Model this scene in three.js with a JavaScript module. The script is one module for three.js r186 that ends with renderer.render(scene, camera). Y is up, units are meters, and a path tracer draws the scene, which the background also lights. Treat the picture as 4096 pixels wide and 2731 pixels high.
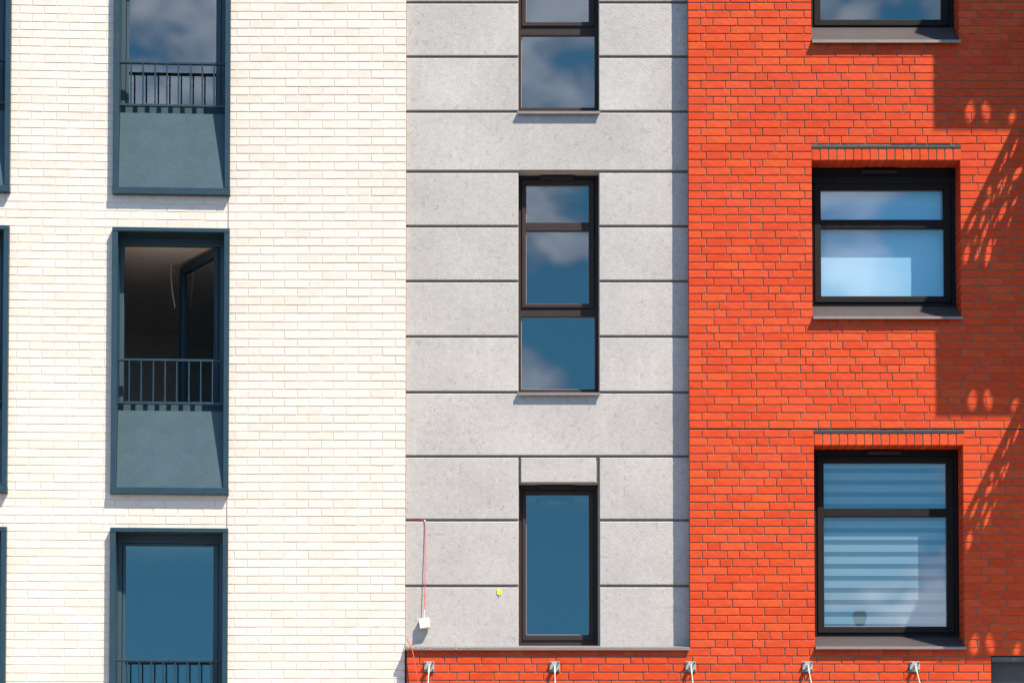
import * as THREE from 'three';
import { mergeGeometries } from 'three/addons/utils/BufferGeometryUtils.js';

// ------------------------------------------------------------------ camera
// A shifted lens about 24 m from the facades, at eye height on the street. Distances read off the photograph
// are in photograph pixels; K metres of the red brick face make one of them.
const F = 9500, CX = 2048, HORIZON = 3450, K = 0.0025, TILT = 0.0417, EYE = 1.6, DIST = F * K;
const PY = HORIZON - F * TILT;
const scene = new THREE.Scene();
const camera = new THREE.PerspectiveCamera(2 * Math.atan(PY / F) * 180 / Math.PI, 4096 / (2 * PY), 0.1, 2000);
camera.position.set(0, EYE, DIST);
camera.rotation.x = Math.atan(TILT);
camera.setViewOffset(4096, 2 * PY, 0, 0, 4096, 2731);
camera.updateProjectionMatrix();
const renderer = new THREE.WebGLRenderer({ antialias: true });
renderer.toneMapping = THREE.LinearToneMapping;
renderer.toneMappingExposure = 2.3;
renderer.shadowMap.enabled = true;

// ------------------------------------------------------------------ seeded random and noise
function rng(seed) {
  let s = seed >>> 0;
  return () => { s = (s + 0x6D2B79F5) >>> 0; let t = s; t = Math.imul(t ^ (t >>> 15), t | 1); t ^= t + Math.imul(t ^ (t >>> 7), t | 61); return ((t ^ (t >>> 14)) >>> 0) / 4294967296; };
}
const R = rng(20417);
const hash3 = (x, y, z) => { let h = Math.imul(x, 374761393) ^ Math.imul(y, 668265263) ^ Math.imul(z, 2147483647 - 1274126177); h = Math.imul(h ^ (h >>> 13), 1274126177); return ((h ^ (h >>> 16)) >>> 0) / 4294967296; };
const sm = (t) => t * t * (3 - 2 * t), mix = (a, b, t) => a + (b - a) * t, clamp = (x, a = 0, b = 1) => Math.min(b, Math.max(a, x));
const step = (a, b, x) => sm(clamp((x - a) / (b - a)));
function noise3(x, y, z, period = 0) {
  const xi = Math.floor(x), yi = Math.floor(y), zi = Math.floor(z), u = sm(x - xi), v = sm(y - yi), w = sm(z - zi);
  const m = period ? (a) => ((a % period) + period) % period : (a) => a;
  const h = (a, b, c) => hash3(m(xi + a), m(yi + b), zi + c);
  return mix(mix(mix(h(0, 0, 0), h(1, 0, 0), u), mix(h(0, 1, 0), h(1, 1, 0), u), v), mix(mix(h(0, 0, 1), h(1, 0, 1), u), mix(h(0, 1, 1), h(1, 1, 1), u), v), w);
}
function fbm(x, y, z, oct = 5, period = 0) { let a = 0.5, s = 0, n = 0; for (let i = 0; i < oct; i++) { s += a * noise3(x, y, z + i * 7.3, period); n += a; x *= 2; y *= 2; z *= 2; period *= 2; a *= 0.5; } return s / n; }

// ------------------------------------------------------------------ sky: blue air with broken cloud, over the street behind the camera too
{
  const W = 4096, H = 2048, data = new Float32Array(W * H * 4);
  // cloud banks and gaps that the window panes mirror: [px, py, reach, more or less cloud]
  const banks = [[2235, 60, 420, 0.16], [1718, 120, 420, 0.2], [2180, 800, 130, 0.14], [2300, 840, 90, -0.1], [2235, 985, 110, 0.18], [2290, 1150, 120, -0.22], [2130, 1530, 150, 0.4], [2330, 1360, 130, -0.25],
    [3380, 70, 240, 0.14], [3680, 60, 120, -0.16], [3370, 850, 170, 0.17], [3690, 930, 150, -0.34], [3420, 1060, 190, 0.2], [3740, 2440, 180, 0.42], [3500, 2510, 120, 0.24], [3420, 2180, 300, -0.3], [3540, 1930, 300, -0.3],
    [2230, 2250, 480, -0.4], [1700, 2450, 520, -0.4]];
  for (let j = 0; j < H; j++) for (let i = 0; i < W; i++) {
    const el = ((j + 0.5) / H - 0.5) * Math.PI, az = ((i + 0.5) / W - 0.5) * 2 * Math.PI;
    const y = Math.sin(el), c = Math.cos(el), x = c * Math.cos(az), z = c * Math.sin(az), k = 4 * (j * W + i);
    const up = clamp(y);
    let r = mix(0.085, 0.045, step(0, 0.8, up)), g = mix(0.35, 0.17, step(0, 0.8, up)), b = mix(0.6, 0.43, step(0, 0.8, up));
    if (y > 0) {
      const wx = x + 0.02 * fbm(x * 30, y * 30, z * 30, 2), wy = y + 0.012 * fbm(x * 30 + 9, y * 30, z * 30 + 4, 2);
      let n = fbm(wx * 9 + 3, wy * 15 + 1, z * 9 + 5, 3) * 0.4 + fbm(x * 2.2, y * 4 + 9, z * 2.2, 2) * 0.2 + fbm(wx * 62 + 7, wy * 100 + 3, z * 62, 4) * 0.4, bias = 0;
      if (z > 0.5) {
        const px = CX + x / z * F, py = HORIZON - y / z * F;
        for (const [bx, by, s, a] of banks) { const d = ((px - bx) ** 2 + (py - by) ** 2) / (s * s); if (d < 9) bias += a * Math.exp(-d); }
      }
      n = 0.5 + (n - 0.5) * 2.3 + bias;
      const cover = step(0.47, 0.64, n), thick = step(0.55, 0.95, n);
      r = mix(r, mix(0.24, 0.66, thick), cover * 0.92); g = mix(g, mix(0.37, 0.76, thick), cover * 0.92); b = mix(b, mix(0.57, 0.92, thick), cover * 0.92);
    }
    data[k] = r; data[k + 1] = g; data[k + 2] = b; data[k + 3] = 1;
  }
  const sky = new THREE.DataTexture(data, W, H, THREE.RGBAFormat, THREE.FloatType);
  sky.mapping = THREE.EquirectangularReflectionMapping; sky.magFilter = THREE.LinearFilter; sky.needsUpdate = true;
  scene.background = sky; scene.environment = sky;
}
// ------------------------------------------------------------------ sun: high on the right, in front of the facades
const SUN = new THREE.Vector3(1.15, 2.3, 1);
const sun = new THREE.DirectionalLight(new THREE.Color(1, 0.9, 0.76), 5);
sun.name = 'sun'; sun.position.copy(SUN.clone().multiplyScalar(20)).add(new THREE.Vector3(0, 6, 0)); sun.target.position.set(0, 6, 0);
sun.castShadow = true; sun.shadow.mapSize.set(4096, 4096);
Object.assign(sun.shadow.camera, { left: -14, right: 14, top: 12, bottom: -12, near: 1, far: 90 });
scene.add(sun, sun.target);

// ------------------------------------------------------------------ from photograph pixels to points on a plane
class Plane {                                      // an upright plane through (ox, oz), turned by yaw about the vertical; its own z points out of the wall
  constructor(ox, oz, yaw = 0) { Object.assign(this, { ox, oz, yaw }); }
  at(px, py, out = 0) {
    const cs = Math.cos(camera.rotation.x), sn = Math.sin(camera.rotation.x), dx = px - CX, dy0 = PY - py, dz0 = -F;
    const dy = dy0 * cs - dz0 * sn, dz = dy0 * sn + dz0 * cs;
    const cy = Math.cos(this.yaw), sy = Math.sin(this.yaw), toX = (x, z) => x * cy - z * sy, toZ = (x, z) => x * sy + z * cy;
    const ex = toX(-this.ox, DIST - this.oz), ez = toZ(-this.ox, DIST - this.oz), lx = toX(dx, dz), lz = toZ(dx, dz), t = (out - ez) / lz;
    return [ex + t * lx, EYE + t * dy];
  }
  box(x0, y0, x1, y1, out = 0) { const [a, d] = this.at(x0, y0, out), [b, c] = this.at(x1, y1, out); return [a, b, c, d]; }   // [x0, x1, y0, y1] in metres
  put(o, thing) { o.position.set(this.ox, 0, this.oz).sub(thing.position); o.rotation.y = this.yaw; thing.add(o); return o; }
}
const RED = new Plane(0, 0), GREY = new Plane(0, -0.14), PIER = new Plane(0, -0.08);
const BAY = new Plane(RED.at(910, 1400, -0.09)[0], -0.09, 3.1 * Math.PI / 180);

// ------------------------------------------------------------------ textures and materials
function texture(size, fn, srgb) {
  const d = new Uint8Array(size * size * 4);
  for (let j = 0; j < size; j++) for (let i = 0; i < size; i++) { const v = fn(i / size, j / size), k = 4 * (j * size + i), a = Array.isArray(v) ? v : [v, v, v]; for (let c = 0; c < 3; c++) d[k + c] = clamp(a[c]) * 255; d[k + 3] = 255; }
  const t = new THREE.DataTexture(d, size, size); t.wrapS = t.wrapT = THREE.RepeatWrapping; t.magFilter = THREE.LinearFilter; t.minFilter = THREE.LinearMipmapLinearFilter; t.generateMipmaps = true;
  if (srgb) t.colorSpace = THREE.SRGBColorSpace; t.needsUpdate = true; return t;
}
const rep = (t, n) => { const c = t.clone(); c.repeat.set(n, n); c.needsUpdate = true; return c; };
// scraped render: short slanted grooves and grains, 1 m a tile
const renderBump = texture(1024, (u, v) => {
  const w = fbm(u * 24, v * 24, 3, 2, 24), a = fbm(u * 80 + v * 80, (v - u) * 40 + w * 3, 1, 3, 80), b = fbm(u * 160, v * 160, 8, 2, 160);
  return clamp(0.5 + (a - 0.5) * 1.5 + (b - 0.5) * 0.9);
});
const renderTone = texture(1024, (u, v) => {                       // 4 m a tile: pale lime runs, weathering and small marks
  const big = fbm(u * 5, v * 5, 2, 4, 5), fine = fbm(u * 90, v * 90, 4, 2, 90), run = fbm(u * 46, v * 4, 6, 3, 46 * 0 + 4) ;
  const grain = fbm(u * 256, v * 256, 9, 1, 256);
  let t = 0.9 + (big - 0.5) * 0.16 + (fine - 0.5) * 0.05 + (grain - 0.5) * 0.05;
  const drip = step(0.66, 0.78, fbm(u * 60, v * 3, 12, 2, 3 * 0 + 60)) * step(0.45, 0.65, fbm(u * 12, v * 12, 15, 2, 12));
  t += drip * 0.022; const speck = step(0.86, 0.9, fbm(u * 120, v * 120, 31, 1, 120)); t -= speck * 0.06;
  return [t, t * (0.995 + run * 0), t * mix(1, 0.985, big)];
}, true);
const clayBump = texture(512, (u, v) => 0.5 + (fbm(u * 60, v * 60, 1, 3, 60) - 0.5) * 0.8 + (fbm(u * 8, v * 8, 2, 2, 8) - 0.5) * 0.7);
const clayTone = texture(512, (u, v) => { const a = fbm(u * 10, v * 20, 3, 4, 10), b = fbm(u * 100, v * 100, 5, 2, 100), s = step(0.8, 0.88, fbm(u * 50, v * 50, 17, 2, 50)); const t = 0.93 + (a - 0.5) * 0.16 + (b - 0.5) * 0.08 - s * 0.12; return [t, t, t]; }, true);
const paleTone = texture(256, (u, v) => { const t = 0.965 + (fbm(u * 8, v * 16, 3, 3, 8) - 0.5) * 0.06; return [t, t, t]; }, true);
const metalTone = texture(512, (u, v) => { const a = fbm(u * 6, v * 6, 3, 4, 6), b = fbm(u * 140, v * 140, 5, 1, 140), s = step(0.82, 0.86, fbm(u * 70, v * 70, 9, 1, 70)); const t = 0.9 + (a - 0.5) * 0.09 + (b - 0.5) * 0.1 + s * 0.08; return [t, t, t]; }, true);
const mortarBump = texture(512, (u, v) => fbm(u * 120, v * 120, 4, 3, 120));
const metalRough = texture(256, (u, v) => 0.75 + (fbm(u * 12, v * 12, 4, 4, 12) - 0.5) * 0.5);

const col = (r, g, b) => new THREE.Color().setRGB(r, g, b);
const std = (name, c, roughness = 0.8, extra = {}) => new THREE.MeshPhysicalMaterial({ name, color: col(...c), roughness, metalness: 0, specularIntensity: roughness > 0.65 ? 0.3 : 0.8, ...extra });
const clay = { map: rep(clayTone, 2), bumpMap: rep(clayBump, 2), bumpScale: 0.0007 }, pale = { map: rep(paleTone, 2), bumpMap: rep(clayBump, 2), bumpScale: 0.0002 };
const redTones = [[0.6, 0.066, 0.017], [0.585, 0.061, 0.016], [0.615, 0.073, 0.02], [0.56, 0.054, 0.014], [0.61, 0.08, 0.019], [0.595, 0.067, 0.02], [0.58, 0.061, 0.019], [0.605, 0.062, 0.013], [0.62, 0.076, 0.024], [0.575, 0.057, 0.014]];
const whiteTones = [[0.69, 0.596, 0.522], [0.675, 0.578, 0.5], [0.7, 0.61, 0.54], [0.66, 0.562, 0.484], [0.69, 0.6, 0.53], [0.68, 0.592, 0.528]];
const M = {
  red: redTones.map((c, i) => std('red_clay_' + i, c, 0.78, clay)), redMix: std('red_clay', [1, 1, 1], 0.78, { ...clay, vertexColors: true }),
  white: whiteTones.map((c, i) => std('white_clay_' + i, c, 0.7, pale)), whiteMix: std('white_clay', [1, 1, 1], 0.7, { ...pale, vertexColors: true }),
  redMortar: std('grey_mortar', [0.2, 0.145, 0.105], 0.95, { bumpMap: rep(mortarBump, 2), bumpScale: 0.003 }),
  whiteMortar: std('cream_mortar', [0.62, 0.53, 0.46], 0.95, { bumpMap: rep(mortarBump, 2), bumpScale: 0.003 }),
  render: std('scraped_render', [0.485, 0.46, 0.438], 0.95, { map: rep(renderTone, 0.25), bumpMap: renderBump, bumpScale: 0.0008 }),
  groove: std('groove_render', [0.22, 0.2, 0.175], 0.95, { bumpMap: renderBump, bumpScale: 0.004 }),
  blueMetal: std('blue_grey_coating', [0.022, 0.054, 0.074], 0.55, { map: rep(metalTone, 1), roughnessMap: metalRough, metalness: 0.15 }),
  panelMetal: std('dusty_blue_grey_sheet', [0.06, 0.1, 0.12], 0.68, { map: rep(metalTone, 1.7), roughnessMap: metalRough, bumpMap: rep(clayBump, 1.7), bumpScale: 0.0005 }),
  blueSash: std('dark_blue_sash', [0.03, 0.058, 0.08], 0.5),
  bronze: std('dark_bronze_profile', [0.042, 0.03, 0.03], 0.66, { map: rep(metalTone, 2) }),
  darkProfile: std('anthracite_profile', [0.014, 0.0125, 0.013], 0.7, { map: rep(metalTone, 2) }),
  sill: std('coated_sill_sheet', [0.048, 0.039, 0.04], 0.65, { map: rep(metalTone, 2), metalness: 0.2 }),
  nose: std('sill_edge', [0.27, 0.225, 0.21], 0.5, { map: rep(metalTone, 2), metalness: 0.3 }),
  flashingDark: std('dark_flashing', [0.045, 0.044, 0.047], 0.66), flashing: std('grey_flashing', [0.1, 0.1, 0.105], 0.5, { map: rep(metalTone, 2) }),
  bead: std('grey_glazing_bead', [0.2, 0.19, 0.19], 0.5), stripe: std('striped_blind_fabric', [0.47, 0.46, 0.44], 0.9),
  gasket: std('black_gasket', [0.012, 0.012, 0.013], 0.6),
  glass: new THREE.MeshPhysicalMaterial({ name: 'window_glass', color: col(0.56, 0.7, 0.78), roughness: 0, transmission: 1, thickness: 0, ior: 2.25 }),
  ceiling: std('white_ceiling', [0.9, 0.79, 0.71], 0.95), room: std('room_plaster', [0.74, 0.66, 0.6], 0.95), roomDark: std('room_floor', [0.12, 0.1, 0.09], 0.9),
  lampGlass: std('opal_lamp_glass', [0.6, 0.6, 0.58], 0.4),
  blind: std('blind_fabric', [0.7, 0.82, 0.88], 0.9), sheer: std('sheer_blind_fabric', [0.17, 0.18, 0.19], 0.9),
  steel: std('galvanised_steel', [0.42, 0.42, 0.4], 0.5, { map: rep(metalTone, 3), metalness: 0.3 }), bolt: std('dark_bolt', [0.05, 0.05, 0.055], 0.5, { metalness: 0.5 }), paleRod: std('pale_rod', [0.5, 0.44, 0.37], 0.45, { metalness: 0.2 }),
  plastic: std('white_plastic', [0.82, 0.8, 0.74], 0.5), plasticGrey: std('aged_plastic', [0.55, 0.5, 0.38], 0.6),
  orange: std('orange_cable_sheath', [0.62, 0.07, 0.03], 0.5), whiteCable: std('white_cable_sheath', [0.6, 0.58, 0.54], 0.5), yellow: std('yellow_plastic', [0.9, 0.82, 0.0], 0.5),
  paving: std('pale_paving', [0.48, 0.41, 0.34], 0.9, { map: rep(renderTone, 0.25) }), asphalt: std('asphalt', [0.06, 0.058, 0.056], 0.95, { map: rep(renderTone, 0.25) }), concrete: std('concrete', [0.32, 0.31, 0.3], 0.9, { map: rep(renderTone, 0.25) }), screen: std('painted_screen', [0.12, 0.12, 0.125], 0.6),
  greyPanel: std('grey_door_panel', [0.09, 0.09, 0.095], 0.7, { map: rep(metalTone, 1) }), paint: std('lamp_paint', [0.02, 0.02, 0.02], 0.5),
};

// ------------------------------------------------------------------ geometry helpers
function metric(g, ox = 0, oy = 0) {                                // uv in metres, from the face each vertex lies on
  if (g.index) g = g.toNonIndexed();
  g.computeVertexNormals();
  const p = g.attributes.position, n = g.attributes.normal, uv = new Float32Array(p.count * 2);
  for (let i = 0; i < p.count; i++) {
    const ax = Math.abs(n.getX(i)), ay = Math.abs(n.getY(i)), az = Math.abs(n.getZ(i)), x = p.getX(i), y = p.getY(i), z = p.getZ(i);
    const [u, v] = az >= ax && az >= ay ? [x, y] : ax >= ay ? [z, y] : [x, z];
    uv[2 * i] = u + ox; uv[2 * i + 1] = v + oy;
  }
  g.setAttribute('uv', new THREE.BufferAttribute(uv, 2));
  return g;
}
// a box with its front edges chamfered; front face at z = 0 unless zf is given, running back by depth
function chamfered([x0, x1, y0, y1], depth, c = 0.003, zf = 0) {
  const b = zf - depth, m = zf - c, v = [[x0, y0, b], [x1, y0, b], [x1, y1, b], [x0, y1, b], [x0, y0, m], [x1, y0, m], [x1, y1, m], [x0, y1, m], [x0 + c, y0 + c, zf], [x1 - c, y0 + c, zf], [x1 - c, y1 - c, zf], [x0 + c, y1 - c, zf]];
  const q = [[8, 9, 10, 11], [4, 5, 9, 8], [5, 6, 10, 9], [6, 7, 11, 10], [7, 4, 8, 11], [0, 1, 5, 4], [1, 2, 6, 5], [2, 3, 7, 6], [3, 0, 4, 7], [1, 0, 3, 2]], p = [];
  for (const [a, d, e, f] of q) for (const i of [a, d, e, a, e, f]) p.push(...v[i]);
  const g = new THREE.BufferGeometry(); g.setAttribute('position', new THREE.Float32BufferAttribute(p, 3)); return g;
}
const bar = (r, depth, zf, c = 0.003) => metric(chamfered(r, depth, Math.min(c, (r[1] - r[0]) / 3, (r[3] - r[2]) / 3, depth / 2), zf), r[0], r[2]);
// four mitred bars round an opening: outer and inner rectangles
function ring(o, i, depth, zf, c = 0.004) {
  const quad = (a, b) => {                                          // a: outer edge end points, b: inner ones, in order round the bar
    const pts = [a[0], a[1], b[1], b[0]], cx = (pts[0][0] + pts[1][0] + pts[2][0] + pts[3][0]) / 4, cy = (pts[0][1] + pts[1][1] + pts[2][1] + pts[3][1]) / 4, p = [];
    const horizontal = Math.abs(a[0][0] - a[1][0]) > Math.abs(a[0][1] - a[1][1]);
    const inn = pts.map(([x, y]) => horizontal ? [x, y + Math.sign(cy - y) * c] : [x + Math.sign(cx - x) * c, y]);
    const v = [...pts.map(([x, y]) => [x, y, zf - depth]), ...pts.map(([x, y]) => [x, y, zf - c]), ...inn.map(([x, y]) => [x, y, zf])];
    const cross = (pts[1][0] - pts[0][0]) * (pts[2][1] - pts[1][1]) - (pts[1][1] - pts[0][1]) * (pts[2][0] - pts[1][0]);
    const q = [[8, 9, 10, 11], [4, 5, 9, 8], [5, 6, 10, 9], [6, 7, 11, 10], [7, 4, 8, 11], [0, 1, 5, 4], [1, 2, 6, 5], [2, 3, 7, 6], [3, 0, 4, 7], [1, 0, 3, 2]];
    for (const f of q) { const [s, t, u, w] = cross > 0 ? f : [...f].reverse(); for (const k of [s, t, u, s, u, w]) p.push(...v[k]); }
    const g = new THREE.BufferGeometry(); g.setAttribute('position', new THREE.Float32BufferAttribute(p, 3)); return metric(g);
  };
  const O = [[o[0], o[2]], [o[1], o[2]], [o[1], o[3]], [o[0], o[3]]], I = [[i[0], i[2]], [i[1], i[2]], [i[1], i[3]], [i[0], i[3]]];
  return mergeGeometries([0, 1, 2, 3].map((k) => quad([O[k], O[(k + 1) % 4]], [I[k], I[(k + 1) % 4]])));
}
function sheet(outline, holes, depth, zf) {                         // an upright slab with openings; front at zf
  const s = new THREE.Shape(outline.map(([x, y]) => new THREE.Vector2(x, y)));
  for (const [x0, x1, y0, y1] of holes) s.holes.push(new THREE.Path([[x0, y0], [x0, y1], [x1, y1], [x1, y0]].map(([x, y]) => new THREE.Vector2(x, y))));
  return metric(new THREE.ExtrudeGeometry(s, { depth, bevelEnabled: false }).translate(0, 0, zf - depth));
}
const pane = (r, zf) => metric(new THREE.PlaneGeometry(r[1] - r[0], r[3] - r[2]).translate((r[0] + r[1]) / 2, (r[2] + r[3]) / 2, zf));
const tube = (pts, r, seg = 24, round = 8) => metric(new THREE.TubeGeometry(new THREE.CatmullRomCurve3(pts.map((p) => new THREE.Vector3(...p))), seg, r, round));
function rod(a, b, r, n = 12, r2 = r) { const A = new THREE.Vector3(...a), B = new THREE.Vector3(...b), d = B.clone().sub(A); const g = new THREE.CylinderGeometry(r2, r, d.length(), n); g.applyQuaternion(new THREE.Quaternion().setFromUnitVectors(new THREE.Vector3(0, 1, 0), d.normalize())); g.translate((A.x + B.x) / 2, (A.y + B.y) / 2, (A.z + B.z) / 2); return g; }
const taken = {};
const numbered = (n) => { const k = taken[n] = (taken[n] ?? -1) + 1; return k ? n + '_' + String(k).padStart(3, '0') : n; };
function part(name, g, m, parent) { const o = new THREE.Mesh(g, m); o.name = name; o.castShadow = o.receiveShadow = true; parent.add(o); return o; }
const group = (name, parent) => { const g = new THREE.Group(); g.name = name; if (parent) parent.add(g); return g; };
function thing(name, label, category, pos = [0, 0, 0], grp) { const g = group(numbered(name), scene); g.position.set(...pos); g.userData = { label, category }; if (grp) g.userData.group = grp; return g; }

// ------------------------------------------------------------------ brickwork
function cut(r, holes) {
  let out = [r];
  for (const [X0, X1, Y0, Y1] of holes) out = out.flatMap(([x0, x1, y0, y1]) => {
    if (x1 <= X0 || x0 >= X1 || y1 <= Y0 || y0 >= Y1) return [[x0, x1, y0, y1]];
    const p = []; if (x0 < X0) p.push([x0, X0 - 0.004, y0, y1]); if (x1 > X1) p.push([X1 + 0.004, x1, y0, y1]);
    const a = Math.max(x0, X0), b = Math.min(x1, X1); if (y0 < Y0) p.push([a, b, y0, Y0]); if (y1 > Y1) p.push([a, b, Y1, y1]); return p;
  });
  return out.filter(([x0, x1, y0, y1]) => x1 - x0 > 0.014 && y1 - y0 > 0.012);
}
const brickGeo = new Map();
function brickShape(w, h, d, c, variant) {
  const key = [w, h, d].map((x) => Math.round(x * 1000)).join() + '/' + variant;
  if (!brickGeo.has(key)) brickGeo.set(key, metric(chamfered([-w / 2, w / 2, -h / 2, h / 2], d, c), variant * 0.29, variant * 0.17));
  return brickGeo.get(key);
}
// lays rectangles as bricks: the 300 that show largest each a mesh, the rest joined
function lay(rects, wall, plane, tones, mats, mixed, { depth = 0.1, deep = 0.28, holes = [], rough = 0.0015, c = 0.003, name = 'brick', most = 300, focus = [2048, 1365] } = {}) {
  const [fx, fy] = plane.at(...focus), [vx0] = plane.at(0, 1365), [vx1] = plane.at(4096, 1365), [, vy0] = plane.at(2048, 2731), [, vy1] = plane.at(2048, 0);
  const list = rects.map((r) => {
    const [x0, x1, y0, y1] = r, seen = Math.max(0, Math.min(x1, vx1) - Math.max(x0, vx0)) * Math.max(0, Math.min(y1, vy1) - Math.max(y0, vy0));
    return { r, rank: Math.round(seen * 400) * 100 - Math.hypot((x0 + x1) / 2 - fx, (y0 + y1) / 2 - fy) + (seen > 0 ? 0 : -1e6), tone: Math.floor(R() * tones.length), z: (R() - 0.5) * 2 * rough, turn: [(R() - 0.5) * 0.006, (R() - 0.5) * 0.008, (R() - 0.5) * 0.006], variant: Math.floor(R() * 5), dy: (R() - 0.5) * 0.0015 };
  }).sort((a, b) => b.rank - a.rank);
  const rest = [], e = new THREE.Euler();
  list.forEach((q, k) => {
    const [x0, x1, y0, y1] = q.r, near = holes.some(([X0, X1, Y0, Y1]) => x1 > X0 - 0.02 && x0 < X1 + 0.02 && y1 > Y0 - 0.02 && y0 < Y1 + 0.02);
    const g = brickShape(x1 - x0, y1 - y0, near ? deep : depth, c, q.variant), pos = [(x0 + x1) / 2, (y0 + y1) / 2 + q.dy, q.z], turn = near ? [0, 0, q.turn[2] * 0.3] : q.turn;
    if (k < most && q.rank > -1e5) { const o = part(name, g, mats[q.tone], wall); o.position.set(...pos); o.rotation.set(...turn); }
    else {
      const m = g.clone().applyMatrix4(new THREE.Matrix4().compose(new THREE.Vector3(...pos), new THREE.Quaternion().setFromEuler(e.set(...turn)), new THREE.Vector3(1, 1, 1)));
      const n = m.attributes.position.count, cs = new Float32Array(n * 3); for (let i = 0; i < n; i++) cs.set(tones[q.tone], i * 3);
      m.setAttribute('color', new THREE.BufferAttribute(cs, 3)); rest.push(m);
    }
  });
  if (rest.length) { const o = part('brick_field', mergeGeometries(rest), mixed, wall); o.userData.kind = 'stuff'; }
}
function courses(yTop, yBottom, n, upTo, downTo) { const p = (yTop - yBottom) / n, out = []; for (let i = -Math.floor((upTo - yTop) / p + 0.05); i < n + Math.floor((yBottom - downTo) / p + 0.05); i++) out.push([yTop - (i + 1) * p, yTop - i * p, i]); return out; }   // [bottom, top, number]

const glassIn = (w, r, z) => { part('glazing_bead', ring(r, shrink(r, 0.0085), 0.01, z + 0.008, 0.002), M.bead, w); return part('pane', pane(r, z), M.glass, w); };
const shrink = ([a, b, c, d], m) => [a + m, b - m, c + m, d - m];
function roomBox(name, parent, [x0, x1, y0, y1], zf, depth) {       // a room behind a window: floor, ceiling and three walls, 0.1 m thick
  const g = group(name, parent), t = 0.1, zb = zf - depth, box = (a, b, c, d, e, f) => new THREE.BoxGeometry(b - a, d - c, f - e).translate((a + b) / 2, (c + d) / 2, (e + f) / 2);
  part('ceiling', box(x0 - t, x1 + t, y1, y1 + t, zb - t, zf), M.ceiling, g); part('floor', box(x0 - t, x1 + t, y0 - t, y0, zb - t, zf), M.roomDark, g);
  part('back_wall', box(x0, x1, y0, y1, zb - t, zb), M.room, g); part('side_wall', box(x0 - t, x0, y0, y1, zb - t, zf), M.room, g); part('side_wall', box(x1, x1 + t, y0, y1, zb - t, zf), M.room, g);
  return g;
}

// ================================================================== ground
{
  const g = part('ground', metric(new THREE.PlaneGeometry(900, 900).rotateX(-Math.PI / 2)), M.asphalt, scene); g.userData.kind = 'structure';
  const p = part('pavement', bar([-45, 45, 0, 7], 0.13, 0.13, 0.01).rotateX(-Math.PI / 2), M.paving, scene); p.userData.kind = 'structure'; p.position.z = 7.02;
}

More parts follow.
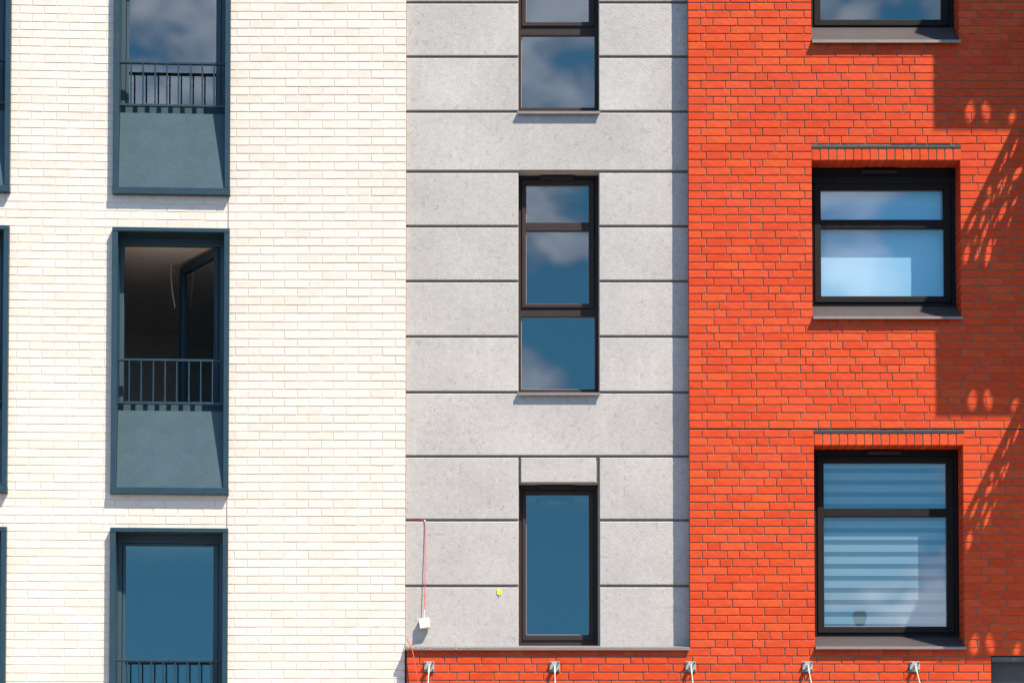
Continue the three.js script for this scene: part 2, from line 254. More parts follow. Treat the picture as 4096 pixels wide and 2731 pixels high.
// ================================================================== white brick building
{
  const B = thing('white_brick_building', 'white brick apartment building with blue grey framed french windows, beside the grey facade', 'building', [BAY.ox, 0, -0.09]);
  // ---- windows of the turned bay, read from the open one in the second storey seen
  const o = BAY.at(447, 906, 0.065), [xr] = BAY.at(917, 915, 0.065), [, yb] = BAY.at(437, 1974, 0.065), WW = xr - o[0], WH = o[1] - yb;
  const rel = (px, py, out) => { const [x, y] = BAY.at(px, py, out); return [x - o[0], y - o[1]]; };
  const rbox = (x0, y0, x1, y1, out) => { const [a, d] = rel(x0, y0, out), [b, c] = rel(x1, y1, out); return [a, b, c, d]; };
  const [, y3] = BAY.at(439, 2109, 0.065), STOREY = o[1] - y3, [xl] = BAY.at(34, 899, 0.065), STEP = xr - xl;
  const side = 22 * K, head = 17 * K, foot = 28 * K, FRONT = 0.065, BACK = -0.2;
  const openings = [], windows = [];
  for (let cx = 0; cx < 2; cx++) for (let k = -1; k <= 1; k++) { windows.push([o[0] - cx * STEP, o[1] - k * STOREY, cx, k]); openings.push([o[0] - cx * STEP + 0.012, o[0] - cx * STEP + WW - 0.012, o[1] - k * STOREY - WH + 0.012, o[1] - k * STOREY - 0.012]); }
  const dark = { bayEnd: BAY.at(908, 1400)[0] };
  // ---- bay wall
  const x0 = BAY.at(-1250, 1365)[0], x1 = dark.bayEnd, yTop = BAY.at(0, -420)[1], yLow = 0;
  const wall = BAY.put(part('bay_wall', sheet([[x0, yLow], [x1 + 0.05, yLow], [x1 + 0.05, yTop], [x0, yTop]], openings, 0.24, -0.0034), M.whiteMortar, B), B);
  {
    const t = BAY.at(122, 21)[1], b = BAY.at(122, 1960.6)[1], rows = courses(t, b, 59, yTop, 0.05), P = 0.2502, jA = BAY.at(126, 6)[0], rects = [];
    for (const [ya, yb2, i] of rows) {
      const off = jA + (((i % 2) + 2) % 2 ? 0 : -P * 0.51), start = off - Math.ceil((off - x0) / P) * P;
      for (let x = start; x < x1; x += P) { const r = [Math.max(x + 0.0045, x0), Math.min(x + P - 0.0045, x1 - 0.004), ya + 0.0045, yb2 - 0.0045]; if (r[1] - r[0] > 0.015) rects.push(...cut(r, openings)); }
    }
    lay(rects, wall, BAY, whiteTones, M.white, M.whiteMix, { rough: 0.0006, c: 0.0012, focus: [240, 1365] });
  }
  // ---- pier
  {
    const px0 = PIER.at(911, 1000)[0], px1 = PIER.at(1621, 1365)[0], top = PIER.at(0, -420)[1];
    const pw = PIER.put(part('pier_wall', sheet([[px0, 0], [px1 - 0.006, 0], [px1 - 0.006, top], [px0, top]], [], 0.3, -0.0038), M.whiteMortar, B), B);
    const t = PIER.at(1400, 46)[1], b = PIER.at(1400, 1964)[1], P = 0.2485, ja = PIER.at(900 + 190 / 1.96, 30)[0], jb = PIER.at(900 + 90 / 1.96, 30)[0], rects = [];
    for (const [ya, yb2, i] of courses(t, b, 57, top, 0.05)) {
      const j = ((i % 2) + 2) % 2 ? ja : jb;
      for (let x = j - P; x < px1; x += P) { const r = [Math.max(x + 0.0045, px0 + 0.006), Math.min(x + P - 0.0045, px1), ya + 0.005, yb2 - 0.005]; if (r[1] - r[0] > 0.012) rects.push(r); }
    }
    lay(rects, pw, PIER, whiteTones, M.white, M.whiteMix, { rough: 0.0008, c: 0.0012, focus: [1270, 1365], depth: 0.2 });
  }
  // ---- one french window with its casing, sloping apron and railing
  const inner = [side, WW - side, -WH + foot, -head];
  const open = rbox(495, 980, 877, 1616, BACK), yThr = rel(467, 1617, -0.15)[1], yPanTop = rel(467, 1641, -0.065)[1], yPanLow = -WH + foot;
  const railTop = rel(470, 1433, -0.045)[1], railLow = rel(470, 1604, -0.045)[1];
  windows.forEach(([wx, wy, cx, k]) => {
    const w = group('french_window', B); BAY.put(w, B); w.translateX(wx); w.translateY(wy);
    const d = FRONT - BACK;
    part('head_casing', bar([0, WW, -head, 0], d, FRONT, 0.004), M.blueMetal, w);
    part('jamb_casing', bar([0, side, -WH + foot, -head - 0.001], d, FRONT - 0.002, 0.004), M.blueMetal, w);
    part('jamb_casing', bar([WW - side, WW, -WH + foot, -head - 0.001], d, FRONT - 0.002, 0.004), M.blueMetal, w);
    part('foot_casing', bar([-0.003, WW + 0.003, -WH, -WH + foot - 0.001], d, FRONT + 0.002, 0.004), M.blueMetal, w);
    // sloping apron sheet under the railing
    const ap = new THREE.Shape([[0.05, yPanLow], [-0.068, yPanTop], [-0.14, yPanTop], [-0.14, yPanLow]].map(([a, b]) => new THREE.Vector2(a, b)));
    const ag = new THREE.ExtrudeGeometry(ap, { depth: inner[1] - inner[0] - 0.006, bevelEnabled: false }); ag.rotateY(-Math.PI / 2); ag.translate(inner[1] - 0.003, 0, 0);
    part('apron_panel', metric(ag), M.panelMetal, w);
    part('threshold', bar([inner[0], inner[1], yPanTop - 0.03, yThr + 0.012], 0.1, -0.15), M.panelMetal, w);
    // fixed frame, sash and pane
    part('frame', ring([0.004, WW - 0.004, yPanTop, -0.004], [open[0], open[1], yThr + 0.012, open[3]], 0.07, BACK), M.blueSash, w);
    if (k === 0 && cx === 0) {                                      // this leaf stands open into the room, hinged on its right
      const s = group('open_sash', w); s.position.set(open[1] - 0.012, 0, BACK - 0.05); s.rotation.y = -62 * Math.PI / 180;
      const L = open[1] - open[0] - 0.01, sr = [-L, 0, yThr + 0.02, open[3] - 0.008];
      part('sash', ring(sr, shrink(sr, 0.075), 0.06, 0.03), M.blueSash, s); part('pane', pane(shrink(sr, 0.07), 0), M.glass, s);
    } else {
      const gl = rbox(509, 980 + (2196 - 2109 - 74), 856, 1600, BACK - 0.02); gl[2] = yThr + 0.06;
      part('sash', ring([open[0] + 0.004, open[1] - 0.004, yThr + 0.016, open[3] - 0.004], gl, 0.055, BACK - 0.012), M.blueSash, w);
      glassIn(w, shrink(gl, -0.01), BACK - 0.035);
    }
    // railing
    const rl = group('railing', w), bx = [514, 562, 611, 658, 705, 753.5, 801, 848];
    part('top_rail', bar([inner[0] - 0.004, inner[1] + 0.004, railTop - 0.022, railTop], 0.042, -0.043), M.blueMetal, rl);
    part('bottom_rail', bar([inner[0] - 0.004, inner[1] + 0.004, railLow - 0.026, railLow - 0.002], 0.042, -0.043), M.blueMetal, rl);
    for (const px of bx) { const x = rel(px, 1520, -0.045)[0]; part('baluster', bar([x - 0.007, x + 0.007, railLow - 0.004, railTop - 0.02], 0.036, -0.045), M.blueMetal, rl); }
  });
  // ---- rooms behind them, one a storey
  for (let k = -1; k <= 1; k++) {
    const r = roomBox('room', B, [o[0] - STEP - 0.6, o[0] + WW + 0.5, o[1] - k * STOREY - 2.5, o[1] - k * STOREY + open[3] + 0.04], BACK - 0.072, 4.2); BAY.put(r, B);
  }
  // dark strip behind the movement joint between bay and pier
  const jx = BAY.at(908, 1400)[0]; BAY.put(part('joint_strip', bar([jx - 0.01, jx + 0.03, 0, yTop], 0.02, -0.08), M.groove, B), B);
  // cable hanging from the ceiling of the open room
  const c = thing('ceiling_cable', 'loose white cable hanging from the ceiling inside the open french window', 'cable');
  BAY.put(c, { position: new THREE.Vector3(), add() {} }); scene.add(c);
  const cz = -1.05, [ax, ay] = BAY.at(680, 1000, cz), [, yc] = [0, o[1] + open[3] + 0.04], p = (px, py, dz = 0) => { const [x, y] = BAY.at(px, py, cz + dz); return [x, y, cz + dz]; };
  part('cable', tube([[ax, yc + 0.01, cz], p(682, 1040), p(683, 1110), p(690, 1180), p(699, 1230)], 0.007), M.whiteCable, c);
  part('cable', tube([[ax, yc + 0.01, cz], p(694, 1050, -0.1), p(706, 1090, -0.2), p(716, 1132, -0.3)], 0.006), M.paleRod, c);
}

// ================================================================== grey rendered building
const GW = [];                                                      // its windows, kept for what stands in the rooms
{
  const B = thing('grey_rendered_building', 'grey rendered stairwell facade with horizontal grooves and narrow stacked windows', 'building', [GREY.at(2190, 1365)[0], 0, GREY.oz]);
  const L = 1622, Rr = 2762, wl = 2073, wr = 2398;
  const open = [GREY.box(wl, -620, wr, 446), GREY.box(wl, 683, wr, 1568), GREY.box(wl + 2, 1929, wr - 3, 2592)];
  const [x0] = GREY.at(L, 1365), [x1] = GREY.at(Rr, 1365), top = GREY.at(0, -935)[1], low = GREY.at(0, 2592)[1];
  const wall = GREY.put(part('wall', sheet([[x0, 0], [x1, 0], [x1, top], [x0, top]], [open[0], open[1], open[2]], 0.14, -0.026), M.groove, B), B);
  // render blocks between the grooves: [x0, y0, x1, y1]
  const g = 5.1, ys = [9, 226.5, 446, 686.5, 905, 1124.5, 1346, 1569, 1825.5, 2080.5, 2343.5, 2596], blocks = [];
  const band = (a, b) => { blocks.push([L, a, wl, b], [wr, a, Rr, b]); };
  blocks.push([L, -930, Rr, -640]); for (const [a, b] of [[-630, -425], [-415, -220], [-210, ys[0] - g]]) band(a, b); band(ys[0] + g, ys[1] - g); band(ys[1] + g, ys[2] - g);
  blocks.push([L, ys[2] + g, Rr, ys[3] - g - 1]);
  for (let i = 3; i < 7; i++) band(ys[i] + g, ys[i + 1] - g);
  blocks.push([L, ys[7] + g, Rr, ys[8] - g]);
  blocks.push([L, ys[8] + g, wl, ys[9] - g], [wr, ys[8] + g, Rr, ys[9] - g], [wl + 10, ys[8] + g, wr - 13, 1929]);
  band(ys[9] + g, ys[10] - g); band(ys[10] + g, ys[11]);
  blocks.forEach(([a, b, c, d], i) => {
    const r = GREY.box(a, b, c, d); r[0] = a === L ? x0 : a === wl ? open[1][0] : a === wr ? open[1][1] : r[0]; r[1] = c === Rr ? x1 : c === wl ? open[1][0] : r[1];
    const deep = 0.026 + (Math.abs(c - a) > 600 ? 0 : 0);
    part('render_block', metric(chamfered(r, deep, 0.006), r[0] + i * 0.37, r[2] + i * 0.23), M.render, wall);
  });
  // reveals of the windows, rendered too
  const D = -0.165;
  open.forEach((q, i) => {
    const w = group('window', B); GREY.put(w, B); w.userData.label = ['upper stairwell window', 'three pane stairwell window', 'single pane stairwell window'][i];
    const t = i === 0 ? q[3] - 0 : q[3];
    // jamb and head lining flush with the wall, thin boxes behind the blocks
    part('reveal', ring([q[0] - 0.03, q[1] + 0.03, q[2] - 0.03, t + 0.03], [q[0] + 0.001, q[1] - 0.001, q[2] + 0.001, t - 0.001], 0.2, -0.027, 0.001), M.render, w);
    const f = [q[0] + 0.003, q[1] - 0.003, q[2] + 0.003, t - 0.003];
    if (i < 2) {
      const dy = i === 0 ? [443 - 1569] : [0], s = dy[0];
      const P = (a, b, c, d, out) => GREY.box(a, b + s, c, d + s, out);
      const mid = P(2104, 927, 2356, 1217, D - 0.02), upp = P(2104, 743.5, 2356, 891.5, D - 0.02), bot = P(2086, 1270, 2378, 1558, D - 0.03), tr = P(2080, 1234, 2385, 1266, D);
      const yS = P(2080, 699, 2390, 700, D)[3], headY = Math.min(f[3], yS + 0.02);
      part('frame', ring([f[0], f[1], f[2], f[3]], [P(2084, 1300, 2086, 1301, D)[0], P(2378, 1300, 2380, 1301, D)[1], bot[2] - 0.004, P(0, 716, 1, 717, D)[3]], 0.07, D), M.bronze, w);
      part('transom', bar([P(2084, 1300, 2086, 1301, D)[0] - 0.002, P(2378, 1300, 2380, 1301, D)[1] + 0.002, tr[2], tr[3]], 0.06, D - 0.002), M.bronze, w);
      const so = [P(2086, 1, 2087, 2, D)[0], P(2375, 1, 2376, 2, D)[1], tr[3] + 0.004, P(0, 718, 1, 719, D)[3]];
      part('sash', ring(so, [mid[0], mid[1], mid[2], upp[3]], 0.07, D + 0.012, 0.008), M.bronze, w);
      part('sash_bar', bar([mid[0] - 0.002, mid[1] + 0.002, mid[3], upp[2]], 0.06, D + 0.006, 0.006), M.bronze, w);
      glassIn(w, shrink(mid, -0.004), D - 0.02); glassIn(w, shrink(upp, -0.004), D - 0.0215); glassIn(w, shrink(bot, -0.006), D - 0.032);
      const v = P(2162, 700, 2296, 717, D + 0.03); part('trickle_vent', bar([v[0], v[1], v[2] - 0.005, v[2] + 0.035], 0.05, D + 0.045, 0.004), M.bronze, w);
      const sl = P(2070, 1570, 2402, 1580, 0.04), prof = new THREE.Shape([[0.04, sl[2]], [0.04, sl[3]], [D - 0.01, sl[3] + 0.03], [D - 0.01, sl[3] + 0.012], [0.034, sl[3] - 0.006], [0.034, sl[2]]].map(([a, b]) => new THREE.Vector2(a, b)));
      const sg = new THREE.ExtrudeGeometry(prof, { depth: sl[1] - sl[0], bevelEnabled: false }); sg.rotateY(-Math.PI / 2); sg.translate(sl[1], 0, 0); part('sill', metric(sg), M.nose, w);
    } else {
      const gl = GREY.box(2104, 1981, 2356.5, 2540, D - 0.02), so = [GREY.at(2088, 2200, D)[0], GREY.at(2376, 2200, D)[0], GREY.at(2200, 2562, D)[1], GREY.at(2200, 1962, D)[1]];
      part('frame', ring(f, shrink(so, 0.01), 0.07, D), M.bronze, w);
      part('sash', ring(so, gl, 0.07, D + 0.012, 0.008), M.bronze, w); glassIn(w, shrink(gl, -0.004), D - 0.02);
      const v = GREY.box(2152, 1945, 2300, 1956, D + 0.04); part('trickle_vent', bar([v[0], v[1], v[2], v[3] + 0.01], 0.05, D + 0.045, 0.004), M.bronze, w);
    }
    const rr = [q[0] - 0.9, q[1] + 0.7, q[2] - 0.4, i === 2 ? GREY.at(2200, 2078, -1.5)[1] : i === 1 ? GREY.at(2200, 791, -1.5)[1] : t + 0.1];
    if (i === 1) rr[3] = Math.max(rr[3], q[3] + 0.02);
    if (i === 2) rr[3] = q[3] + 0.02;
    const rm = roomBox('stair_room', B, rr, D - 0.075, 2.6); GREY.put(rm, B); GW.push(rr);
  });
  // sheet ledge under the whole facade, on top of the red brick base
  const ly = GREY.at(0, 2589, 0.17)[1], nb = GREY.at(0, 2600, 0.17)[1], la = GREY.at(1622, 2595, 0.17)[0], lb = GREY.at(2761, 2595, 0.17)[0];
  const lp = new THREE.Shape([[0.172, nb], [0.172, ly], [-0.03, ly + 0.035], [-0.03, ly + 0.02], [0.164, ly - 0.012], [0.164, nb]].map(([a, b]) => new THREE.Vector2(a, b)));
  const lg = new THREE.ExtrudeGeometry(lp, { depth: lb - la, bevelEnabled: false }); lg.rotateY(-Math.PI / 2); lg.translate(lb, 0, 0);
  const ledge = GREY.put(part('ledge', metric(lg), M.nose, B), B), spat = [], rs = rng(5);
  for (let k = 0; k < 34; k++) { const u = rs() ** 1.8, sx = la + 0.02 + u * 0.75, r = 0.003 + rs() * 0.006; spat.push(new THREE.SphereGeometry(1, 7, 5).scale(r * 1.5, r * (0.5 + rs()), 0.004).translate(sx, mix(nb, ly, 0.25 + rs() * 0.75), 0.172)); }
  const sp = part('mortar_spatter', mergeGeometries(spat), M.concrete, ledge); sp.userData.kind = 'stuff';
}

// ================================================================== red brick building
const wins = [                                                       // opening, glass and sill as the photograph shows them
  { o: [3243, -560, 3838, 168], bar: null, glass: [[3280, -260, 3765, 83]], transom: null, frameLow: 109, nose: [160, 170] },
  { o: [3247.5, 581, 3847, 1272], bar: [581, 593], sold: [595, 640], glass: [[3279, 763, 3767, 882], [3283, 916.5, 3777, 1187.7]], frameLow: 1225.6, nose: [1267, 1275] },
  { o: [3256.5, 1719, 3859.5, 2594], bar: [1719, 1733], sold: [1734, 1780], glass: [[3292.6, 1854, 3785, 2035.6], [3295, 2069, 3789, 2507]], frameLow: 2546, nose: [2587, 2596] },
];
{
  const B = thing('red_brick_building', 'red orange brick building with dark framed windows and perforated balconies', 'building', [RED.at(3400, 1365)[0], 0, 0]);
  const xl = RED.at(2757, 1365)[0], xb = RED.at(1627, 2660)[0], xr = RED.at(5400, 1365)[0], top = RED.at(0, -420)[1] + 2, yj = RED.at(2900, 1716)[1], yBase = RED.at(2000, 2597)[1];
  const open = wins.map((w) => RED.box(...w.o)), soldTop = wins.map((w) => w.sold ? RED.at(3500, w.sold[1])[1] : null);
  const clear = open.map((q, i) => [q[0], q[1], q[2], soldTop[i] ?? q[3]]);
  const door = RED.box(3966, 2622, 4800, 3500); door[2] = 0.3;
  const D = 0.3, grow = ([a, b, c2, d]) => [a - 0.008, b + 0.008, c2 - 0.002, d + 0.008];
  const upper = RED.put(part('upper_wall', sheet([[xl + 0.004, yj + 0.004], [xr, yj + 0.004], [xr, top], [xl + 0.004, top]], [grow(clear[0]), grow(clear[1])], D, -0.0075), M.redMortar, B), B);
  const lower = RED.put(part('lower_wall', sheet([[xb + 0.004, 0], [xr, 0], [xr, yj - 0.004], [xl + 0.004, yj - 0.004], [xl + 0.004, yBase], [xb + 0.004, yBase]], [grow(clear[2]), door], D, -0.0075), M.redMortar, B), B);
  RED.put(part('joint_filler', bar([xl + 0.01, xr, yj - 0.02, yj + 0.02], 0.02, -D - 0.002), M.groove, B), B);
  // wild bond: stretchers with headers strewn in, joints kept off those of the course below
  const S = 0.2492, H = S / 2, J = 0.005;
  function fill(a, b, before, seed) {
    const rr = rng(seed), L = b - a; if (L < 0.03) return [];
    let best = null, score = 1e9;
    for (let tr = 0; tr < 14; tr++) {
      const parts = []; let left = L, first = true;
      while (left > 1e-4) {
        let p;
        if (left < 0.3) { p = left > S + 0.012 ? (rr() < 0.5 ? H : left - H) : left; if (p > S + 0.02) p = left / 2; }
        else { const u = rr(); p = first ? (u < 0.36 ? S : u < 0.7 ? S * 0.71 : H) : u < 0.83 ? S : H; }
        if (left - p < 0.05 && left - p > 1e-4) p = left - S * 0.7 > 0.05 ? left - S * 0.7 : left;
        parts.push(p); left -= p; first = false;
      }
      let x = a, sc = 0; const js = [];
      for (const p of parts) { x += p; js.push(x); if (p > S + 0.02) sc += 3; }
      js.pop(); for (const j of js) for (const q of before) if (Math.abs(j - q) < 0.04) sc += 1 + (0.04 - Math.abs(j - q)) * 20;
      if (sc < score) { score = sc; best = parts; }
    }
    return best;
  }
  function wallRows(rows, leftOf, holes, right, seed) {
    const rects = []; let before = [];
    for (const [ya, yb, i] of rows) {
      const a = leftOf(ya, yb), mid = (ya + yb) / 2, inRow = holes.filter((h) => h[2] < mid && h[3] > mid).sort((p, q) => p[0] - q[0]), js = [];
      let x = a; const segs = []; for (const h of inRow) { segs.push([x, h[0]]); x = h[1]; } segs.push([x, right]);
      segs.forEach(([s, e], n) => { let u = s; const f = fill(s, e, before, seed + i * 37 + n * 7 + 9000); for (const p of f) { const r = [u + (u === s ? (n ? 0.001 : 0) : J), Math.min(u + p, e) - (u + p >= e - 1e-4 ? 0.001 : J), ya + J, yb - J]; rects.push(...cut(r, holes)); u += p; js.push(u); } });
      before = js;
    }
    return rects;
  }
  const right = xr - 0.004;
  const t0 = RED.at(2900, 9.5)[1], j0 = RED.at(2900, 1714)[1];
  const upRows = courses(t0, j0, 54, top, j0), lowTop = RED.at(2900, 1718)[1], low27 = RED.at(2900, 2591)[1], lowRows = courses(lowTop, low27, 27, lowTop, 0.05);
  const brickHoles = [open[0], open[1]], lowHoles = [open[2], door];
  lay(wallRows(upRows, () => xl, brickHoles, right, 11), upper, RED, redTones, M.red, M.redMix, { holes: brickHoles, deep: 0.27, focus: [3300, 900] });
  lay(wallRows(lowRows, (ya) => ya < low27 - 0.01 ? xb : xl, lowHoles, right, 77), lower, RED, redTones, M.red, M.redMix, { holes: lowHoles, deep: 0.27, focus: [3000, 2250] });
  // windows
  wins.forEach((w, i) => {
    const q = open[i], c = clear[i], Z = -0.272, g = group('window', B); RED.put(g, B); g.userData.label = ['upper window', 'window over a pale blind', 'window over a striped blind'][i];
    const wall = i < 2 ? upper : lower;
    if (w.bar) {
      const b = RED.box(w.o[0], w.bar[0], w.o[2], w.bar[1]); part('lintel_flashing', bar([b[0] + 0.002, b[1] - 0.002, b[2] + 0.003, b[3] - 0.004], 0.06, 0.003, 0.001), M.flashingDark, g);
      const s = RED.box(w.o[0], w.sold[0], w.o[2], w.sold[1]), n = 18, p = (s[1] - s[0]) / n;
      for (let k = 0; k < n; k++) { const o = part('soldier_brick', brickShape(p - 0.011, s[3] - s[2] - 0.004, 0.27, 0.003, k % 5), M.red[Math.floor(R() * 9)], wall); o.position.set(s[0] + (k + 0.5) * p, (s[2] + s[3]) / 2 - 0.001, (R() - 0.5) * 0.003); }
    }
    const yF = RED.at(3500, w.frameLow, Z)[1], gl = w.glass.map((r) => RED.box(...r, Z - 0.03));
    const f = [c[0] + 0.004, c[1] - 0.004, yF, c[3] - 0.004], hx = [gl[0][0], gl[0][1]], headDrop = i === 1 ? 0.11 : 0;
    const sashR = [gl.at(-1)[0] - 0.07, gl.at(-1)[1] + 0.075, gl.at(-1)[2] - 0.068, gl[0][3] + 0.065];
    part('frame', ring(f, [sashR[0] + 0.012, sashR[1] - 0.012, sashR[2] + 0.012, sashR[3] - 0.012], 0.08, Z), M.darkProfile, g);
    const inn = [gl.at(-1)[0], gl.at(-1)[1], gl.at(-1)[2], gl[0][3]];
    part('sash', ring(sashR, inn, 0.075, Z + 0.014, 0.008), M.darkProfile, g);
    if (gl.length > 1) part('transom', bar([inn[0] - 0.002, inn[1] + 0.002, gl[1][3], gl[0][2]], 0.07, Z + 0.008, 0.006), M.darkProfile, g);
    gl.forEach((r, n) => glassIn(g, shrink(r, -0.004), Z - 0.03 - n * 0.001));
    if (i) { const v = RED.box(3445 + (i - 1) * 25, i === 1 ? 683 : 1806, 3590 + (i - 1) * 15, i === 1 ? 690 : 1815, Z + 0.03); part('trickle_vent', bar([v[0], v[1], v[2] - 0.006, v[3] + 0.006], 0.05, Z + 0.045), M.bronze, g); }
    if (i === 1) { const b = shrink(f, 0.001); part('shutter_box', bar([b[0], b[1], gl[0][3] + 0.062, b[3] - 0.09], 0.06, Z + 0.02), M.darkProfile, g); }
    // sloping sill sheet with a folded nose
    const zn = 0.045, nt = RED.at(3500, w.nose[0], zn)[1], nb = RED.at(3500, w.nose[1], zn)[1], sp = new THREE.Shape([[zn, nb], [zn, nt], [zn - 0.012, nt + 0.002], [Z - 0.005, yF + 0.002], [Z - 0.005, yF - 0.012], [zn - 0.014, nt - 0.014], [zn - 0.008, nb]].map(([a, b]) => new THREE.Vector2(a, b)));
    const inset = 0.003, sg = new THREE.ExtrudeGeometry(sp, { depth: c[1] - c[0] - 2 * inset, bevelEnabled: false }); sg.rotateY(-Math.PI / 2); sg.translate(c[1] - inset, 0, 0); part('sill', metric(sg), M.sill, g);
    part('sill_nose', bar([c[0] - 0.0, c[1] + 0.012, nb - 0.002, nt + 0.003], 0.006, zn + 0.004, 0.002), M.nose, g);
    RED.put(roomBox('room', B, [c[0] - 0.7, c[1] + 0.9, c[2] - 0.7, c[3] + 0.15], -0.36, 3.2), B);
  });
  // shop window head in the base at the corner of the view
  {
    const g = group('ground_floor_opening', B); RED.put(g, B);
    const h = RED.box(3968, 2626, 4800, 2646); part('head_trim', bar(h, 0.1, -0.012), M.flashing, g);
    const p = RED.box(3968, 2646, 4800, 3400, -0.095); p[2] = 0.3; part('door_panel', bar([p[0] - 0.01, p[1], p[2], p[3]], 0.05, -0.095), M.greyPanel, g);
    const j = RED.box(3966, 2646, 3969, 3400); part('jamb_trim', bar([j[0] - 0.004, j[0] + 0.006, 0.3, j[3]], 0.1, -0.03, 0.001), M.gasket, g);
  }
  // balconies beyond the right edge of the view, with leaf shapes cut through their screens: their shade falls across this wall
  const DB = 480 * K, XB = RED.at(4291, 1365)[0];
  // a leaf outline given by its middle, half length and half width as its shade shows it, carried back onto the screen by map
  const leaf = (map, cx, cy, ux, uy, wd) => { const len = Math.hypot(ux, uy), nx = -uy / len * wd, ny = ux / len * wd, p = new THREE.Path(), q = (a, b) => map(cx + a * ux + b * nx, cy + a * uy + b * ny); p.moveTo(...q(-1, 0)); p.quadraticCurveTo(...q(-0.1, 1.75), ...q(1, 0)); p.quadraticCurveTo(...q(-0.1, -1.75), ...q(-1, 0)); return p; };
  const S1 = 2.091, sideLeaves = [[550, 580, 6, -38, 22], [525, 690, 35, -56, 24], [690, 300, 20, -60, 12], [762, 215, 36, -85, 14], [790, 420, 45, -65, 28], [650, 385, 15, -38, 10], [640, 520, 22, -42, 12], [667, 528, 37, -88, 13], [760, 667, 30, -52, 13], [660, 750, 38, -85, 28], [402, 855, 42, -88, 17], [487, 842, 27, -68, 15], [511, 922, 36, -92, 18], [352, 1120, 17, -85, 30], [450, 1102, 30, -72, 17], [538, 1095, 24, -122, 28], [612, 1135, 33, -75, 18], [640, 1205, 10, -40, 18], [400, 1485, 20, -45, 14], [500, 1475, 8, -45, 15], [585, 640, 16, -40, 8], [600, 840, 18, -46, 8], [725, 560, 16, -44, 8], [575, 800, 14, -40, 7], [720, 830, 18, -50, 9], [430, 990, 12, -40, 7], [590, 1010, 14, -44, 8], [740, 950, 16, -50, 9], [700, 1040, 14, -46, 10]];
  const frontLeaves = [[3877, 1620, 2, -44, 20], [3940, 1617, -8, -44, 17], [4046, 1640, 5, -26, 13], [3795, 1348, 8, -14, 6], [4110, 1600, 12, -46, 18], [4180, 1590, -4, -50, 20], [4260, 1610, 8, -44, 20], [4380, 1600, -6, -48, 22], [4470, 1615, 4, -40, 18]];
  [[22, 549], [1159, 1686], [2296, 2655]].forEach(([shTop, shBot], k) => {
    const yt = RED.at(4200, shTop - 1104)[1], yb = RED.at(4200, shBot - 1104)[1], slab = 0.09, g = group('balcony', B); RED.put(g, B);
    const x1 = XB + 2.8;
    part('slab', new THREE.BoxGeometry(x1 - XB - 0.02, slab, DB - 0.02).translate((XB + x1) / 2 + 0.01, yb + 0.25 + slab / 2, DB / 2 - 0.012), M.concrete, g);
    // side screen: drawn in (distance from wall, height), then turned
    const shift = yt - RED.at(4200, 1159 - 1104)[1], s = new THREE.Shape([[0.01, yb], [DB, yb], [DB, yt], [0.01, yt]].map(([a, b]) => new THREE.Vector2(a, b)));
    const onSide = (px, py) => [(4291 - px) / 1.15 * K, RED.at(4200, py - 2 * (4291 - px))[1] + shift];
    for (const [bx, by, ux, uy, wd] of sideLeaves) {
      const path = leaf(onSide, 3700 + bx / S1, 500 + by / S1, ux / S1, uy / S1 * 1.08, wd / S1 * 0.88 + 0.8), pts = path.getPoints(6);
      if (pts.every((p) => p.x > 0.04 && p.x < DB - 0.02 && p.y < yt - 0.03 && p.y > yb + 0.35)) s.holes.push(path);
    }
    const sg = new THREE.ExtrudeGeometry(s, { depth: 0.004, bevelEnabled: false, curveSegments: 6 }); sg.rotateY(-Math.PI / 2); sg.translate(XB, 0, 0); part('side_screen', metric(sg), M.screen, g);
    const f = new THREE.Shape([[XB, yb], [x1, yb], [x1, yt], [XB, yt]].map(([a, b]) => new THREE.Vector2(a, b))), fs = k === 2 ? yb - RED.at(4200, 1686 - 1104)[1] : shift, onFront = (px, py) => { const [x, y] = RED.at(px + 552, py - 1104); return [x, y + fs]; };
    for (const [px, py, ux, uy, wd] of frontLeaves) f.holes.push(leaf(onFront, px, py, ux, uy, wd + 2));
    part('front_screen', metric(new THREE.ExtrudeGeometry(f, { depth: 0.004, bevelEnabled: false, curveSegments: 6 }).translate(0, 0, DB)), M.screen, g);
  });
}

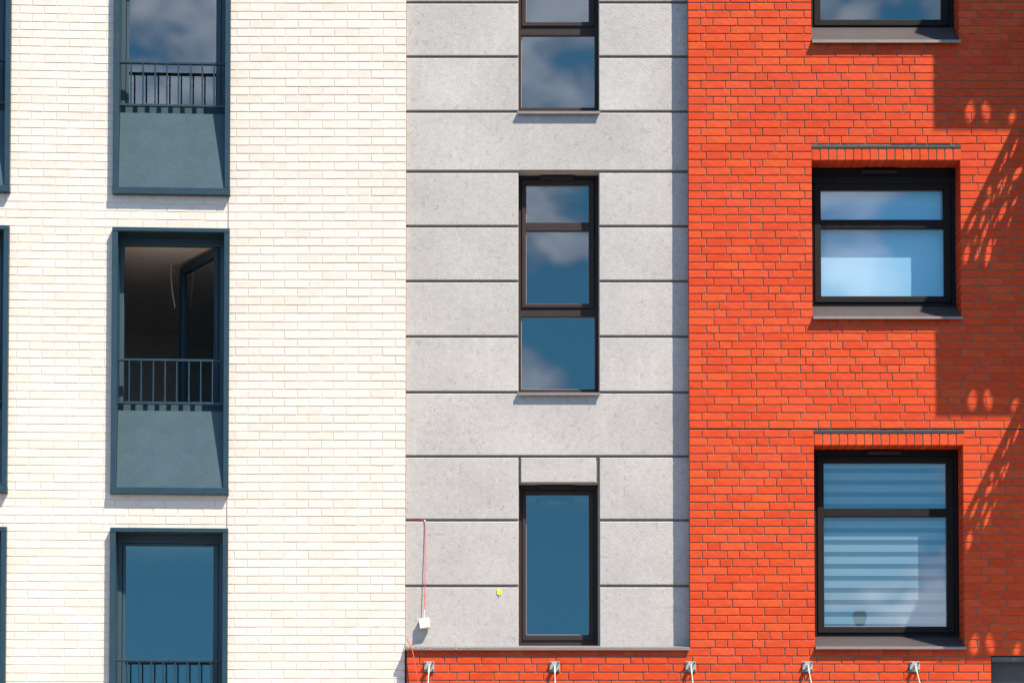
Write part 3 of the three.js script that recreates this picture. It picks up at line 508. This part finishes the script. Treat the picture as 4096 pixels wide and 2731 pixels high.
// ================================================================== blinds behind the red building's panes
{
  const q = RED.box(3262, 1790, 3830, 2540, -0.35), t = thing('striped_blind', 'pale striped roller blind behind the lower window of the red brick wall', 'blind', [q[0], q[2], -0.35]);
  const W = q[1] - q[0], H = q[3] - q[2], p = 67 / 1.3865 * K * 1.015, b0 = RED.at(3500, 1600 + 736 / 1.3865, -0.35)[1] - q[2];
  for (let k = -9; k <= 9; k++) { const y1 = b0 - k * p, y0 = y1 - p * 0.6; if (y0 > 0 && y1 < H) part('band', bar([0, W, y0, y1], 0.0016, 0.0014, 0.0005), M.stripe, t); }
  part('sheer', bar([0.002, W - 0.002, 0, H], 0.0015, -0.0005, 0.0004), M.sheer, t);
}
{
  const q = RED.box(3262, 690, 3830, 1215, -0.385), t = thing('plain_blind', 'plain pale blue roller blind behind the middle window of the red brick wall', 'blind', [q[0], q[2], -0.385]);
  part('fabric', bar([0, q[1] - q[0], 0.02, q[3] - q[2]], 0.002, 0, 0.0006), M.blind, t); part('bottom_bar', bar([0, q[1] - q[0], 0, 0.019], 0.01, 0.004, 0.002), M.plastic, t);
}
// ================================================================== round ceiling lamps in the stairwell
[[2217, GW[2], 'round ceiling lamp behind the single pane stairwell window above the ledge'], [2285, GW[1], 'round ceiling lamp behind the three pane stairwell window']].forEach(([px, rr, label]) => {
  const x = GREY.at(px, 1500, -1.2)[0], t = thing('ceiling_lamp', label, 'lamp', [x, rr[3], GREY.oz - 1.2], 'round lamps in the stairwell');
  part('rim', new THREE.CylinderGeometry(0.2, 0.2, 0.05, 32).translate(0, -0.026, 0), M.flashing, t); part('diffuser', new THREE.CylinderGeometry(0.17, 0.15, 0.03, 32).translate(0, -0.067, 0), M.lampGlass, t);
});

// ================================================================== wall anchors whose tie rods carry the canopy below the view
{
  const yA = RED.at(2048, 2666)[1], out = 1.5, drop = 0.73 * out;
  const says = ['square steel anchor plate with tie rod beside the orange wire', 'square steel anchor plate with tie rod below the single pane stairwell window', 'square steel anchor plate with tie rod below the corner of grey and red walls', 'square steel anchor plate with tie rod under the left end of a red wall sill', 'square steel anchor plate with tie rod under the right half of a red wall sill'];
  [1716.5, 2218.5, 2763, 3231, 3660].forEach((px, i) => {
    const x = RED.at(px, 2666)[0], t = thing('wall_anchor', says[i], 'anchor plate', [x, yA, 0], 'anchor plates along the red brick base');
    part('plate', bar([-0.05, 0.05, -0.05, 0.05], 0.014, 0.016), M.steel, t);
    for (const sx of [-1, 1]) for (const sy of [-1, 1]) { const b = part('bolt', rod([sx * 0.037, sy * 0.037, 0.016], [sx * 0.037, sy * 0.037, 0.04], 0.0085, 6), M.bolt, t); b.userData = {}; }
    const e = part('clevis', bar([-0.009, 0.009, -0.014, 0.016], 0.05, 0.066, 0.004), M.paleRod, t);
    part('pin', rod([-0.016, 0.002, 0.055], [0.016, 0.002, 0.055], 0.006, 10), M.steel, e);
    part('sleeve', rod([0, 0, 0.05], [0, -0.11 * 0.73, 0.16], 0.0088), M.paleRod, t);
    part('tie_rod', rod([0, -0.1 * 0.73, 0.15], [0, -drop, out], 0.0056), M.paleRod, t);
  });
  const a = RED.at(1640, 2666)[0], b = RED.at(3740, 2666)[0], yc = yA - drop, c = thing('entrance_canopy', 'flat grey entrance canopy hung from the row of tie rods', 'canopy', [(a + b) / 2, yc, 0]);
  part('deck', bar([(a - b) / 2, (b - a) / 2, -0.12, -0.02], out, out + 0.06), M.flashing, c);
}
// ================================================================== small things on the grey render
{
  const at = (px, py, out) => { const [x, y] = GREY.at(px, py, out); return [x, y, GREY.oz + out]; };
  const b = thing('junction_box', 'small white plastic junction box hanging crooked on the grey render', 'junction box', at(1698, 2497, 0.002));
  const s = group('box_body', b), w = 0.05; s.rotation.set(-0.16, 0, 0.12); s.position.z = 0.012;
  part('body', bar([-w, w, -w * 0.96, w * 0.96], 0.036, 0.036, 0.004), M.plasticGrey, s); part('lid', bar([-w - 0.002, w + 0.002, -w * 0.98, w * 0.98], 0.016, 0.053, 0.006), M.plastic, s);
  for (const sx of [-1, 1]) for (const sy of [-1, 1]) part('screw', rod([sx * 0.04, sy * 0.038, 0.052], [sx * 0.04, sy * 0.038, 0.0555], 0.006, 10), M.plasticGrey, s);
  const c = thing('red_cable', 'thin red cable hanging from the render groove down to the junction box', 'cable', at(1699, 2082, 0));
  const p = (px, py, out) => at(px, py, out).map((v, k) => v - c.position.toArray()[k]);
  part('red_sheath', tube([p(1632, 2084, -0.016), p(1665, 2081, -0.012), p(1694, 2080, -0.006), p(1699, 2086, 0.006), p(1700, 2140, 0.01), p(1700, 2260, 0.02), p(1699, 2360, 0.026), p(1698, 2438, 0.03)], 0.0038, 60), M.orange, c);
  part('white_sheath', tube([p(1698, 2437, 0.03), p(1697, 2455, 0.032), p(1696, 2478, 0.03)], 0.004, 10), M.whiteCable, c);
  part('clip', new THREE.SphereGeometry(0.008, 10, 8).translate(...p(1698.5, 2083, 0.006)), M.plastic, c);
  const y = thing('yellow_marker', 'small bright yellow square survey marker on the grey render', 'marker', at(1997, 2368, 0));
  part('face', bar([-0.023, 0.023, -0.023, 0.023], 0.006, 0.008, 0.003), M.yellow, y); part('stub', rod([0.002, -0.026, 0], [0.002, -0.028, 0.012], 0.006, 10), M.plastic, y);
  const o = thing('orange_wire', 'loose orange wire crossing the ledge by the white brick pier', 'wire', RED.at(1640, 2590, 0).concat(0));
  const q = (px, py, out) => { const [x, yy] = RED.at(px, py, out); return [x - o.position.x, yy - o.position.y, out]; };
  part('strand', tube([q(1627, 2553, -0.08), q(1634, 2570, -0.01), q(1644, 2585, 0.045), q(1650, 2606, 0.055), q(1660, 2660, 0.062), q(1672, 2731, 0.066), q(1690, 2850, 0.05)], 0.005, 50), M.orange, o);
}
// ================================================================== street lamp across the pavement, mirrored in the lower red wall window
{
  const path = 33, x = (3471 - CX) / F * path, yh = EYE + (HORIZON - 2455) / F * path, z = path - DIST, t = thing('street_lamp', 'dark street lamp with a round head mirrored in the striped blind window', 'street lamp', [x - 0.02, 0, z]);
  part('pole', rod([-0.3, 0, 0], [-0.06, yh - 0.45, 0], 0.05, 12, 0.02), M.paint, t);
  part('neck', rod([-0.062, yh - 0.46, 0], [0.0, yh - 0.1, 0], 0.022, 10, 0.016), M.paint, t);
  part('head', metric(new THREE.LatheGeometry([[0.0, -0.1], [0.06, -0.09], [0.095, -0.02], [0.1, 0.04], [0.085, 0.11], [0.03, 0.13], [0, 0.13]].map(([a, b]) => new THREE.Vector2(a, b)), 20).translate(0.02, yh, 0)), M.paint, t);
}
renderer.render(scene, camera);
